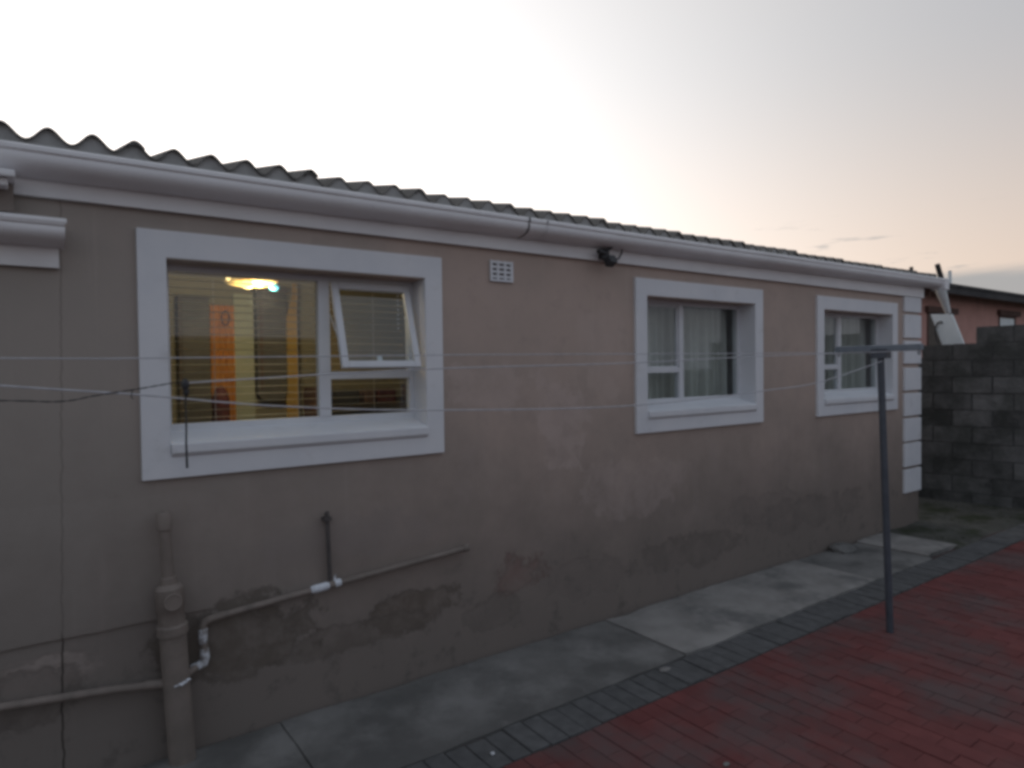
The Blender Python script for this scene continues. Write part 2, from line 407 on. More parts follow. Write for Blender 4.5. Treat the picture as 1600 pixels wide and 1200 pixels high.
red = bpy.data.objects.new('red_paving', None); COL.objects.link(red); tag(red, kind='structure')
cells = []
i = 0; x = -.4
while x < 9.2:
    y = -1.058 - (.1 if i % 2 else 0)
    if i % 2: cells.append((x, -1.0085, .5))
    while y > -6.5:
        cells.append((x, y, 1.0)); y -= .2015
    x += .1015; i += 1
vis = []
for c in cells:
    q = pr((c[0], c[1], 0))
    if q and -40 < q[0] < 1640 and q[1] < 1260: vis.append((q[2], c))
vis.sort(); near = set(c for _, c in vis[:300])
p1 = None; pm = paver_mesh(.0985, .2003, bev=.005); pj = bmesh.new()
def jit(c):
    return ((c[0], c[1], -.010 + .006*mn.noise((c[0]*1.5, c[1]*1.5, 2)) + random.uniform(-.0025, .0025)),
            (random.uniform(-.007, .007), random.uniform(-.007, .007), random.uniform(-.012, .012)))
src = obj('paver', pm, M_red, red); first = True
for c in cells:
    loc, rot = jit(c)
    if c in near:
        if first: src.location = loc; src.rotation_euler = rot; src.scale = (1, c[2], 1); first = False
        else: inst(src, loc, rot, (1, c[2], 1), red)
    else:
        M4 = Matrix.Translation(loc) @ Matrix.Rotation(rot[0], 4, 'X') @ Matrix.Rotation(rot[1], 4, 'Y')
        hx, hy = .0493, .1002*c[2]; b_ = .005
        ring = []
        for (ax, ay, az) in ((hx, hy, -.006), (hx-b_, hy-b_, 0)):
            ring.append([pj.verts.new(M4 @ Vector((sx*ax, sy*ay, az))) for sx, sy in ((-1, -1), (1, -1), (1, 1), (-1, 1))])
        bot = [pj.verts.new(M4 @ Vector((sx*hx, sy*hy, -.045))) for sx, sy in ((-1, -1), (1, -1), (1, 1), (-1, 1))]
        pj.faces.new(ring[1])
        for a in range(4):
            b2 = (a+1) % 4
            pj.faces.new((ring[0][a], ring[0][b2], ring[1][b2], ring[1][a])); pj.faces.new((bot[a], bot[b2], ring[0][b2], ring[0][a]))
tag(obj('paver_field', pj, M_red, red), kind='stuff')

# ------------------------------------------------------------------ the house
H = thing('house', 'long single-storey tan plastered house with white window surrounds and corrugated roof', 'house')
XL, XR, DEP, ZT = -3.2, 7.68, 7.0, 2.52
WIN = [(.490, 1.753), (3.495, 4.752), (5.785, 7.067)]
ZB, ZH = 1.315, 2.172            # opening between the surrounds
bm = bmesh.new()
xs = XL
for (a, b) in WIN:
    box(bm, xs, a-.05, 0, .22, -.06, ZT)
    box(bm, a-.05, b+.05, 0, .22, -.06, ZB-.05); box(bm, a-.05, b+.05, 0, .22, ZH+.05, ZT)
    xs = b+.05
box(bm, xs, XR, 0, .22, -.06, ZT)
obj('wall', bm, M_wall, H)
bm = bmesh.new()
for (y0, y1, x0, x1) in ((.22, DEP, XR-.22, XR), (.22, DEP, XL, XL+.22), (DEP, DEP+.2, XL, XR)):
    box(bm, x0, x1, y0, y1, -.06, ZT)
# gable above the end wall
prism(bm, [(.22, ZT), (DEP, ZT), (3.6, ZT+.95)], XR-.22, XR, 0)
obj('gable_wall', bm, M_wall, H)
# old proud plaster coat at the left, ending in a ledge
bm = bmesh.new()
def coat(x): return .013 if x < .52 else .013*max(0, (.675-x)/.155)**.5
n = 60; A = []
for i in range(n+1):
    x = XL + (.675-XL)*i/n if i < 30 else None
xs_ = [XL + (.2-XL)*i/20 for i in range(20)] + [.2 + .475*i/24 for i in range(25)]
for x in xs_:
    t_ = coat(x); jz = .004*mn.noise((x*7, 0, 0)) + .002*mn.noise((x*31, 0, 0))
    A.append([bm.verts.new((x, .002, .607+jz)), bm.verts.new((x, -t_, .605+jz)), bm.verts.new((x, -t_*.95, .74)), bm.verts.new((x, -t_*.45-.001 if t_ > .001 else .001, 1.0)), bm.verts.new((x, .002, 1.19))])
for a, b in zip(A, A[1:]):
    for j in range(4): bm.faces.new((a[j], b[j], b[j+1], a[j+1]))
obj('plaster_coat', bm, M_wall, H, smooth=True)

# fascia, gutter, roof
def lipz(x): return 2.537 + .0052*x
bm = bmesh.new(); box(bm, XL, 7.74, -.030, -.002, 2.372, 2.545)
obj('fascia', bm, M_fascia, H)
GP = [(-.150, 0), (-.158, -.006), (-.158, -.022), (-.150, -.030), (-.1515, -.040), (-.149, -.055), (-.140, -.070), (-.122, -.083),
      (-.100, -.092), (-.078, -.097), (-.055, -.099), (-.036, -.099)]
def gutter(name, x0, x1, base, prof, m, parent, th=.004):
    bm = bmesh.new(); n = 24; rows = []
    inner = [(y+th*.9, z+th) for y, z in prof[3:]]
    inner = [(prof[0][0]+.010, 0.0), (prof[0][0]+.010, prof[3][1])] + inner
    loop = prof + [(-.031, -.099), (-.031, -.01), (-.035, -.01)] + inner[::-1]
    for i in range(n+1):
        x = x0 + (x1-x0)*i/n; s = .0018*mn.noise((x*1.1, 4, 0)) if base is lipz else 0
        rows.append([bm.verts.new((x, y, base(x) + z + s)) for y, z in loop])
    for a, b in zip(rows, rows[1:]):
        for j in range(len(loop)):
            j2 = (j+1) % len(loop); bm.faces.new((a[j], b[j], b[j2], a[j2]))
    bm.faces.new(rows[0]); bm.faces.new(rows[-1][::-1])
    return obj(name, bm, m, parent, smooth=True)
gut = gutter('gutter', XL, 8.02, lipz, GP, M_gut, H)
def collar(x0, x1, ex):
    bm = bmesh.new(); A = []
    c0 = (-.09, -.045)
    pr_ = [(c0[0]+(y-c0[0])*ex, c0[1]+(z-c0[1])*ex) for y, z in GP]
    for x in (x0, x1):
        A.append([bm.verts.new((x, min(y, -.0315), lipz(x)+z)) for y, z in pr_])
    for j in range(len(GP)-1): bm.faces.new((A[0][j], A[1][j], A[1][j+1], A[0][j+1]))
    bmesh.ops.solidify(bm, geom=bm.faces[:], thickness=.003)
    return bm
obj('joint', collar(2.365, 2.375, 1.05), M_dkpipe, gut); obj('joint', collar(2.50, 2.508, 1.03), M_gut, gut)
# stop end with outlet at the right
bm = bxm(7.93, 8.035, -.160, -.030, lipz(8)-.118, lipz(8)+.004); bevel(bm, .008)
obj('stop_end', bm, M_gut, gut)
# loose swan-neck below the outlet
bm = tubem([(7.965, -.10, 2.49), (7.985, -.10, 2.44), (8.04, -.10, 2.38), (8.09, -.10, 2.31), (8.155, -.10, 2.225)], [.052, .050, .042, .036, .028], 14)
obj('downpipe', bm, M_white, gut, smooth=True)

PIT = .1473; C0 = -.068; ZC = 2.590; AMP = .027; SL = math.radians(12.0); YE = -.085
def sheet_mesh(nc):
    bm = bmesh.new(); st = 12; n = int(nc*st + st*.30); rows = []
    L = 3.85; th = .0075
    for i in range(-2, n+1):
        ph = i/st; x = ph*PIT; up = .012*ph/nc; hz = AMP*math.cos(2*PI*ph) + up
        r = []
        for (t_, o_) in ((0, 0), (L, 0), (L, th), (0, th)):
            r.append(bm.verts.new((x, t_*math.cos(SL), t_*math.sin(SL) + hz + o_)))
        rows.append(r)
    for a, b in zip(rows, rows[1:]):
        for j in range(4): bm.faces.new((a[j], b[j], b[(j+1) % 4], a[(j+1) % 4]))
    bm.faces.new(rows[0]); bm.faces.new(rows[-1][::-1])
    return bm
ks = [-22, -17, -12, -7, -2, 3, 8, 12, 16, 21, 26, 31, 36, 41, 46, 51]
proto = {}
for a, b in zip(ks, ks[1:] + [54]):
    nc = b-a
    loc = (C0 + a*PIT, YE + random.uniform(-.006, .006), ZC + random.uniform(-.002, .002) - (.005 if a >= 36 else 0))
    if nc not in proto:
        proto[nc] = obj('roof_sheet', sheet_mesh(nc), M_roof, H, smooth=True); proto[nc].location = loc
    else: inst(proto[nc], loc, parent=H)
def closure_mesh(nc):
    bm = bmesh.new(); st = 12; A = []
    for i in range(int(nc*st)+1):
        ph = i/st; x = ph*PIT; zt = AMP*math.cos(2*PI*ph) + .012*ph/nc + .002 + .0025*mn.noise((x*40, nc, 0))
        yy = .012 + .004*mn.noise((x*22, nc, 4))
        A.append([bm.verts.new((x, yy, zt)), bm.verts.new((x, yy-.003, -.075)), bm.verts.new((x, .04, -.075)), bm.verts.new((x, .04, zt))])
    for a, b in zip(A, A[1:]):
        for j in range(4): bm.faces.new((a[j], b[j], b[(j+1) % 4], a[(j+1) % 4]))
    bm.faces.new(A[0]); bm.faces.new(A[-1][::-1])
    return bm
cl = {}
for a, b in zip(ks, ks[1:] + [54]):
    nc = b-a; loc = (C0 + a*PIT, YE, ZC - (.005 if a >= 36 else 0))
    if nc not in cl:
        cl[nc] = obj('eave_closure', closure_mesh(nc), M_clos, H, smooth=True); cl[nc].location = loc
    else: inst(cl[nc], loc, parent=H)
bm = bmesh.new()          # rear slope, ridge cap
ry = YE + 3.85*math.cos(SL); rz = ZC + 3.85*math.sin(SL)
prism(bm, [(ry-.02, rz-.02), (7.35, 2.60), (7.35, 2.615), (ry-.02, rz+.03)], XL-.1, 8.0, 0)
obj('rear_roof', bm, M_roof, H)
bm = tubem([(XL-.1, ry, rz+.01), (8.02, ry, rz+.01)], .10, 14); obj('ridge_cap', bm, M_roof, H, smooth=True)
# barge board and purlin ends under the gable overhang
bm = bmesh.new()
prism(bm, [(-.02, 2.40), (3.62, 2.40+3.64*math.tan(SL)), (3.62, 2.545+3.64*math.tan(SL)), (-.02, 2.545)], 7.90, 7.925, 0)
obj('barge_board', bm, M_brown, H)
for yy in (.02, 1.1, 2.2):
    obj('purlin', bxm(XR-.1, 7.898, yy, yy+.05, 2.40+yy*math.tan(SL), 2.53+yy*math.tan(SL)), M_brown, H)

# windows ------------------------------------------------------------
def rect_frame(bm, x0, x1, z0, z1, y0, y1, wl, wr, wb, wt):
    box(bm, x0, x0+wl, y0, y1, z0, z1); box(bm, x1-wr, x1, y0, y1, z0, z1)
    box(bm, x0+wl, x1-wr, y0, y1, z0, z0+wb); box(bm, x0+wl, x1-wr, y0, y1, z1-wt, z1)
def ring_frame(bm, X0, X1, Z0, Z1, x0, x1, z0, z1, y0, y1):
    """rectangular ring without seams"""
    q = [[bm.verts.new((x, y, z)) for x, z in c] for y in (y0, y1) for c in (((X0, Z0), (X1, Z0), (X1, Z1), (X0, Z1)), ((x0, z0), (x1, z0), (x1, z1), (x0, z1)))]
    of, if_, ob, ib = q
    for i in range(4):
        j = (i+1) % 4
        bm.faces.new((of[i], of[j], if_[j], if_[i])); bm.faces.new((ob[i], ib[i], ib[j], ob[j]))
        bm.faces.new((of[i], ob[i], ob[j], of[j])); bm.faces.new((if_[i], if_[j], ib[j], ib[i]))
YF0, YF1 = .125, .165
def window(a, b, style):
    w_ = bpy.data.objects.new('window', None); COL.objects.link(w_); w_.parent = H
    # surround: proud plaster band that turns into the reveal
    bm = bmesh.new(); oL, oR, oB, oT = a-.112, b+.106, 1.212, 2.290
    ring_frame(bm, oL, oR, oB, oT, a, b, ZB, ZH, -.022, .20)
    bevel(bm, .003, 2)
    obj('surround', bm, M_trim, w_)
    obj('soffit', bxm(a+.002, b-.002, -.0185, YF0-.001, ZH-.005, ZH-.0004), M_wall, w_)
    # sloping sill with a nose
    bm = bmesh.new(); prism(bm, [(-.040, 1.362), (.20, 1.428), (.20, 1.30), (-.018, 1.30), (-.040, 1.322)], a+.001, b-.001, 0)
    bevel(bm, .003, 1)
    obj('sill', bm, M_trim, w_)
    fz0, fz1 = 1.402, ZH-.0055
    bm = bmesh.new(); rect_frame(bm, a+.001, b-.001, fz0, fz1, YF0, YF1, .028, .028, .036, .030)
    obj('frame', bm, M_frame, w_)
    if style == 0:
        m0, m1 = 1.208, 1.268; sA, sB = m1, b-.029; pA, pB = a+.029, m0
    else:
        m0, m1 = a+.498, a+.546; sA, sB = a+.029, m0; pA, pB = m1, b-.029
    obj('mullion', bxm(m0, m1, YF0-.006, YF1, fz0+.0365, fz1-.0305), M_frame, w_)
    obj('transom', bxm(sA+.0005, sB-.0005, YF0-.004, YF1, 1.630, 1.668), M_frame, w_)
    zb, zt = fz0+.036, fz1-.030
    obj('pane', bxm(pA-.004, pB+.004, .143, .147, zb-.004, zt+.004), M_glass, w_)
    obj('pane', bxm(sA-.004, sB+.004, .143, .147, zb-.004, 1.634), M_glass, w_)
    # opening top-hung sash
    hz = zt - .004; L = hz-1.664
    cb = bmesh.new(); sw = .036 if style == 0 else .013
    rect_frame(cb, sA+.006, sB-.006, -L, 0, -.014, .014, sw, sw, sw, sw)
    bevel(cb, .003, 1)
    pb = bxm(sA+.004+sw, sB-.004-sw, -.002, .002, -L+sw-.002, -sw+.002)
    ang = -math.radians(17.5) if style == 0 else 0
    yh = .118 if style == 0 else .139
    M4 = Matrix.Translation((0, yh, hz)) @ Matrix.Rotation(ang, 4, 'X')
    cb.transform(M4); pb.transform(M4)
    obj('sash', cb, M_frame, w_); obj('sash_pane', pb, M_glass, w_)
    if style == 0:   # stays
        for xx in (sA+.012, sB-.012):
            q = M4 @ Vector((xx, .016, -L*.62)); obj('stay', tubem([(xx, .15, hz-L*.35), q], .004, 6), M_frame, w_)
        bm = bxm((sA+sB)/2-.012, (sA+sB)/2+.012, .016, .032, -L+.01, -L+.07); bm.transform(M4); obj('handle', bm, M_frame, w_)
    return w_
for i, (a, b) in enumerate(WIN): window(a, b, 0 if i == 0 else 1)

# air brick
v = bpy.data.objects.new('air_vent', None); COL.objects.link(v); v.parent = H
obj('backing', bxm(2.190, 2.346, -.006, .01, 2.190, 2.305), M_dkpipe, v)
for x in (2.188, 2.235, 2.286, 2.333): obj('bar', bxm(x, x+.015 if x < 2.33 else x+.018, -.016, -.004, 2.186, 2.308), M_trim, v)
for z in (2.186, 2.208, 2.236, 2.264, 2.292): obj('bar', bxm(2.1895, 2.3495, -.0145, -.005, z, z+.014), M_trim, v)

# quoins
zz = [(2.213, 2.368), (1.942, 2.184), (1.673, 1.914), (1.395, 1.631), (1.130, 1.366), (.865, 1.102), (.600, .843), (.327, .571)]
for (z0, z1) in zz:
    bm = bxm(7.325, 7.700, -.022, .30, z0, z1); bevel(bm, .004, 1); obj('quoin', bm, M_trim, H)

# room interior behind the windows
bm = bmesh.new(); box(bm, XL+.23, XR-.23, .223, DEP-.01, 2.410, 2.44); obj('ceiling', bm, M_ceil, H)
bm = bmesh.new(); box(bm, XL+.23, XR-.23, .223, DEP-.01, -.05, -.01); obj('floor', bm, M_floor, H)
bm = bmesh.new(); box(bm, XL+.23, .90, 2.40, 2.50, -.01, 2.47); box(bm, .90, 3.0, 2.40, 2.50, -.01, 2.47)
obj('room_wall', bm, M_cream, H)
obj('partition', bxm(3.0, 3.1, .223, 6.9, -.01, 2.47), M_cream, H)
obj('partition', bxm(.0, .1, .223, 2.40, -.01, 2.47), M_cream, H)
obj('partition', bxm(5.2, 5.3, .223, 6.9, -.01, 2.47), M_beige, H)
obj('room_wall', bxm(3.1, XR-.23, 3.2, 3.3, -.01, 2.47), M_beige, H)

# ------------------------------------------------------------------ things inside the lit room
t = thing('dark_door', 'dark door left of the orange panel, behind the blind of the lit window', 'door', (1.045, 2.395, 0))
obj('leaf', bevel(bxm(-.10, .10, -.04, 0, -.008, 2.245), .004, 1), M_charcoal, t)
obj('architrave', bxm(-.125, -.101, -.05, 0, -.008, 2.27), M_dkwood, t)
obj('architrave', bxm(-.101, .10, -.05, 0, 2.246, 2.27), M_dkwood, t)
t = thing('orange_panel', 'tall bright orange curtain panel glowing behind the blind', 'curtain', (1.235, 2.38, 0))
bm = bmesh.new(); n = 24; A = []
for i in range(n+1):
    x = -.088 + .178*i/n; y = -.03 + .010*math.sin(i*1.05)
    A.append([bm.verts.new((x, y, -.005)), bm.verts.new((x, y, 1.2)), bm.verts.new((x, y, 2.20))])
for a, b in zip(A, A[1:]):
    for j in range(2): bm.faces.new((a[j], b[j], b[j+1], a[j+1]))
bmesh.ops.solidify(bm, geom=bm.faces[:], thickness=.004); obj('cloth', bm, M_orange, t, smooth=True)
bm = bmesh.new(); tube(bm, [(.02+.028*math.cos(q/16*2*PI), -.048, 2.10+.055*math.sin(q/16*2*PI)) for q in range(17)], .006, 6)
obj('ring', bm, M_brown, t, smooth=True)
t = thing('maroon_urn', 'dark maroon round-topped shape in front of the orange curtain panel', 'urn', (1.135, 2.0, 1.12))
prof = [(.030, 0), (.055, .05), (.062, .14), (.062, .30), (.058, .37), (.042, .425), (.018, .452), (.0, .456)]
bm = bmesh.new(); rg = []
for r, z in prof[:-1]: rg.append([bm.verts.new((r*math.cos(2*PI*j/18), r*math.sin(2*PI*j/18), z)) for j in range(18)])
top = bm.verts.new((0, 0, .456))
for a, b in zip(rg, rg[1:]):
    for j in range(18): bm.faces.new((a[j], a[(j+1) % 18], b[(j+1) % 18], b[j]))
for j in range(18): bm.faces.new((rg[-1][j], rg[-1][(j+1) % 18], top))
bm.faces.new(rg[0][::-1]); obj('body', bm, M_maroon, t, smooth=True)
t2 = thing('sideboard', 'low dark wooden sideboard under the maroon urn inside the lit room', 'sideboard', (1.25, 2.02, -.01))
obj('carcass', bevel(bxm(-.45, .45, -.17, .20, .06, 1.10), .005, 1), M_dkwood, t2)
obj('top', bevel(bxm(-.47, .47, -.19, .21, 1.101, 1.129), .005, 1), M_dkwood, t2)
for sx in (-.40, .36): obj('leg', bxm(sx, sx+.04, -.15, .15, .0, .06), M_dkwood, t2)
# dark hanging cabinet with rounded foot
t = thing('wall_cabinet', 'dark hanging cabinet right of the orange panel in the lit window', 'cabinet', (1.60, 2.395, 1.45))
pts = [(-.115, .86), (.118, .86)] + [(.118-.06+.06*math.cos(q), .06-.06*math.sin(q)) for q in [0, .4, .8, 1.2, PI/2]] + [(-.115+.06-.06*math.sin(q), .06-.06*math.cos(q)) for q in [0, .4, .8, 1.2, PI/2]]
bm = bmesh.new(); prism(bm, pts, -.10, 0, 1); obj('carcass', bm, M_charcoal, t)
bm = bmesh.new(); box(bm, -.09, -.078, -.112, -.1005, .08, .80); obj('door_edge', bm, M_brown, t)
obj('cornice', bxm(-.125, .125, -.125, 0, .862, .90), M_dkwood, t)
# pale lit wall strip (doorway to a hall) is the pale green board between
t = thing('pale_wall_strip', 'pale greenish wall strip between the orange panel and the dark cabinet', 'door', (1.40, 2.395, 0))
obj('leaf', bxm(-.075, .078, -.022, 0, -.008, 2.30), M_hall, t)
t = thing('yellow_curtain', 'narrow yellow curtain hanging beside the dark cabinet in the lit window', 'curtain', (1.765, 2.30, 0))
bm = bmesh.new(); A = []
for i in range(21):
    s_ = i/20; y = .012*math.sin(i*1.6)
    A.append([bm.verts.new((-.055+.10*s_, y, 0.0)), bm.verts.new((-.055+.10*s_, y, 2.05)), bm.verts.new((-.030+.075*s_, y, 2.18)), bm.verts.new((.005+.045*s_, y, 2.30)), bm.verts.new((.01+.04*s_, y, 2.40))])
for a, b in zip(A, A[1:]):
    for j in range(4): bm.faces.new((a[j], b[j], b[j+1], a[j+1]))
bmesh.ops.solidify(bm, geom=bm.faces[:], thickness=.003); obj('cloth', bm, M_yellow, t, smooth=True)
t = thing('wooden_shelf', 'brown wooden shelf low behind the right-hand panes of the lit window', 'shelf', (2.35, 2.39, -.01))
for z in (.5, .95, 1.36): obj('board', bxm(-.45, .45, -.26, 0, z, z+.03), M_dkwood, t)
for x in (-.47, .45): obj('side', bxm(x, x+.02, -.27, 0, 0, 1.55), M_brown, t)
for (x0, x1, z0, m_) in ((-.3, -.05, 1.392, M_black), (.0, .10, 1.392, M_brown), (.12, .3, 1.392, M_maroon)):
    obj('item', bevel(bxm(x0, x1, -.2, -.05, z0, z0+.13), .02, 2), m_, t)

# ceiling lamp
t = thing('ceiling_lamp', 'lit multi-bulb ceiling lamp glowing yellow at the top of the near window', 'lamp', (1.25, 1.40, 2.411))
obj('plate', tubem([(0, 0, -.035), (0, 0, -.001)], .10, 20), M_brass, t, smooth=True)
for (dx, dy, dz, r, m_) in ((-.09, 0, -.165, .034, M_bulb), (-.015, .05, -.175, .026, M_bulb2), (-.085, -.08, -.215, .024, M_bulb2),
                            (.03, .04, -.195, .018, M_bulb2), (.112, 0, -.212, .020, M_bulbc), (.125, .03, -.165, .014, M_bulbo), (-.16, .02, -.165, .02, M_bulb2)):
    obj('arm', tubem([(0, 0, -.03), (dx*.6, dy*.6, -.06), (dx, dy, dz*.72), (dx, dy, dz+.055)], .006, 6), M_brass, t, smooth=True)
    bm = bmesh.new(); ball(bm, (dx, dy, dz+.049), r*1.35, 12, (1.25, 1, .85)); obj('bulb', bm, m_, t, smooth=True)
    
bm = bmesh.new(); ball(bm, (-.02, .07, -.128), .17, 20, (1, 1, .20)); obj('added_glow_bowl', bm, M_bowl, t, smooth=True)  # glowing bowl added to widen the yellow glow round the bulbs
ld = bpy.data.lights.new('lamp_glow', 'POINT'); ld.energy = 14; ld.color = (1, .80, .50); ld.shadow_soft_size = .08
lo = bpy.data.objects.new('lamp_glow', ld); COL.objects.link(lo); lo.parent = t; lo.location = (.02, -.04, -.26)

# venetian blind
t = thing('venetian_blind', 'cream venetian blind with open slats behind the glass of the lit window', 'blind', (1.12, .205, 2.165))
obj('head_rail', bxm(-.615, .615, -.018, .018, -.03, .0), M_slat, t)
bm = bmesh.new(); A = []
for i in range(5):
    y = -.0145 + .029*i/4; z = .0028*math.cos((i-2)/2*1.2)
    A.append([bm.verts.new((x, y, z)) for x in (-.612, .612)])
for a, b in zip(A, A[1:]): bm.faces.new((a[0], a[1], b[1], b[0]))
bmesh.ops.solidify(bm, geom=bm.faces[:], thickness=.0012)
s0 = obj('slat', bm, M_slat, t, smooth=True); nsl = 19
for k in range(nsl):
    rot = (math.radians(random.uniform(-4, 2)-3), random.uniform(-.0012, .0012), 0); loc = (0, 0, -.058 - .0362*k)
    if k == 0: s0.location = loc; s0.rotation_euler = rot
    else: inst(s0, loc, rot, parent=t)
for x in (-.40, 0, .42): obj('cord', tubem([(x, -.016, -.03), (x, -.016, -.735)], .0012, 5), M_slat, t)
obj('bottom_rail', bxm(-.612, .612, -.016, .016, -.748, -.736), M_slat, t)
bm = bmesh.new()
for k in range(9): ball(bm, (.565, -.03, -.05-.026*k), .0065, 8)
obj('bead_chain', bm, M_frame, t, smooth=True)

# lace curtains
def lace(x0, x1, seed, label, group):
    rnd = random.Random(seed); bm = bmesh.new(); n = int((x1-x0)/.008); A = []
    for i in range(n+1):
        x = x0 + (x1-x0)*i/n; ph = (x-x0)*2*PI/.085 + 1.2*math.sin((x-x0)*9+seed)
        y = .022*math.sin(ph) + .012*math.sin(ph*.37+seed)
        A.append([bm.verts.new((x, y*.55, 2.14)), bm.verts.new((x, y, 1.75)), bm.verts.new((x+.004*math.sin(ph*.5), y*1.15, 1.0))])
    for a, b in zip(A, A[1:]):
        for j in range(2): bm.faces.new((a[j], b[j], b[j+1], a[j+1]))
    bmesh.ops.solidify(bm, geom=bm.faces[:], thickness=.0015)
    o = obj('lace_curtain', bm, M_lace, None, smooth=True); o.location = (0, .262, 0)
    tag(o, label, 'curtain', group)
lace(3.46, 4.765, 1.0, 'pale pleated net curtain behind the middle window of the house', 'net curtains in the unlit windows')
lace(5.75, 7.09, 2.0, 'pale pleated net curtain behind the farthest window, by the white quoins', 'net curtains in the unlit windows')

# ------------------------------------------------------------------ pipes on the wall
def lerp(a, b, t): return [p+(q-p)*t for p, q in zip(a, b)]
t = thing('soil_pipe', 'thick tan vertical soil pipe with round inspection cap at the lower left', 'pipe', (.505, -.082, -.06))
O = Vector((.505, -.082, -.06))
def ax(z): return Vector((.500 - .052*(z+.06)/1.1, -.082, z)) - O
obj('pipe', tubem([ax(-.06), ax(.56)], .0535, 24), M_pvc, t, smooth=True)
obj('socket', tubem([ax(.553), ax(.556), ax(.592), ax(.60)], [.057, .062, .062, .055], 24), M_pvc, t, smooth=True)
obj('access_branch', tubem([ax(.598), ax(.66), ax(.665), ax(.755), ax(.765), ax(.772), ax(.80), ax(.803)], [.0535, .0535, .057, .056, .046, .033, .032, .027], 24), M_pvc, t, smooth=True)
c = ax(.70)
bm = bmesh.new(); tube(bm, [c+Vector((0, -.04, .01)), c+Vector((0, -.074, .01)), c+Vector((0, -.076, .01))], [.030, .030, .028], 24)
tube(bm, [c+Vector((.032*math.cos(q*PI/12), -.074, .01+.032*math.sin(q*PI/12))) for q in range(25)], .0045, 8, cap=False)
obj('inspection_cap', bm, M_pvc, t, smooth=True)
obj('vent_pipe', tubem([ax(.79), ax(1.03)], .0245, 18), M_pvc, t, smooth=True)
obj('vent_cap', tubem([ax(1.005), ax(1.008), ax(1.075), ax(1.08)], [.027, .0315, .0315, .028], 18), M_pvc, t, smooth=True)

t = thing('waste_pipe', 'thin tan waste pipe running along the wall with white taped bend', 'pipe', (.60, -.045, .55))
O2 = Vector((.60, -.045, .55))
def P(x, z, y=-.045): return Vector((x, y, z)) - O2
obj('pipe', tubem([P(1.975, .664), P(1.2, .612), P(.685, .575)], .0155, 12), M_pvc, t, smooth=True)
obj('end_cap', tubem([P(1.955, .6625), P(1.988, .665)], .019, 12), M_pvc, t, smooth=True)
obj('bend', tubem([P(.69, .5755), P(.63, .570), P(.607, .562), P(.598, .545), P(.597, .505)], .0175, 12), M_pvc, t, smooth=True)
obj('drop', tubem([P(.597, .515), P(.602, .43), P(.6025, .395)], .0165, 12), M_pvc, t, smooth=True)
bm = bmesh.new()
tube(bm, [P(.597, .535), P(.598, .53), P(.598, .475), P(.599, .47)], [.017, .0195, .019, .017], 12)
tube(bm, [P(.601, .445), P(.602, .43), P(.603, .40), P(.598, .380), P(.575, .372), P(.545, .366)], [.0175, .020, .021, .0205, .019, .017], 12)
obj('tape', bm, M_pvcw, t, smooth=True)
obj('branch', tubem([P(.575, .372), P(.54, .362, -.06), P(.49, .352, -.10)], .0165, 12), M_pvc, t, smooth=True)
bm = bmesh.new()
for (x, z, r) in ((.505, .351, .010), (.490, .347, .011), (.475, .343, .010), (.52, .358, .008)): ball(bm, P(x, z, -.136+.02*abs(x-.49)*10), r, 8, (1.3, .7, .7))
obj('sealant', bm, M_pvcw, t, smooth=True)
t3 = thing('drain_pipe', 'thin tan drain pipe entering the thick soil pipe from the left edge', 'pipe', (.4, -.06, .34))
def Q(x, z, y=-.05): return Vector((x, y, z)) - Vector((.4, -.06, .34))
obj('pipe', tubem([Q(-1.5, .56), Q(-.123, .404), Q(.25, .363), Q(.445, .341, -.07)], .017, 12), M_pvc, t3, smooth=True)
obj('sleeve', tubem([Q(.36, .352, -.06), Q(.44, .342, -.07)], .0205, 12), M_pvc, t3, smooth=True)
t = thing('overflow_pipe', 'thin dark vertical pipe rising from the white joint of the waste pipe', 'pipe', (1.188, -.03, .63))
obj('pipe', tubem([(.0, 0, -.01), (-.004, 0, .16), (-.010, .0, .345)], .011, 10), M_dkpipe, t, smooth=True)
obj('clip', bxm(-.027, .009, -.016, .03, .30, .318), M_dkpipe, t)
bm = bmesh.new(); tube(bm, [P(1.085, .6045), P(1.10, .606), P(1.165, .6105), P(1.178, .611)], [.016, .0205, .0205, .016], 12)
tube(bm, [P(1.203, .614), P(1.21, .6145), P(1.232, .616), P(1.238, .6165)], [.016, .020, .020, .016], 12)
tg = bpy.data.objects['waste_pipe']; obj('tape', bm, M_putty, tg, smooth=True)
obj('tee', tubem([P(1.178, .611), P(1.205, .6135)], .0185, 12), M_pvc, tg, smooth=True)
obj('spur', tubem([P(1.205, .62), P(1.21, .66)], [.008, .005], 8), M_pvcw, tg, smooth=True)

# ------------------------------------------------------------------ flood light under the fascia
t = thing('flood_light', 'small black flood light with looped cable under the white fascia', 'light', (3.06, -.031, 2.41))
obj('base', bevel(bxm(-.035, .035, -.035, 0, -.03, .035), .006), M_black, t)
bm = bxm(-.031, .031, -.040, .022, -.028, .028); bevel(bm, .008); bm.transform(Matrix.Translation((-.005, -.075, -.055)) @ Matrix.Rotation(math.radians(-28), 4, 'X'))
obj('head', bm, M_black, t)
obj('sensor', tubem([(-.02, -.05, .0), (-.075, -.065, .008), (-.10, -.07, .005)], [.012, .016, .013], 10), M_black, t, smooth=True)
obj('cable', tubem([(.03, -.02, -.01), (.06, -.035, -.035), (.11, -.04, -.02), (.145, -.035, .02), (.155, -.03, .055), (.13, -.03, .075)], .006, 8), M_black, t, smooth=True)
obj('hook', tubem([(.0, -.03, .02), (.03, -.045, .04), (.055, -.05, .062)], .010, 8), M_black, t, smooth=True)

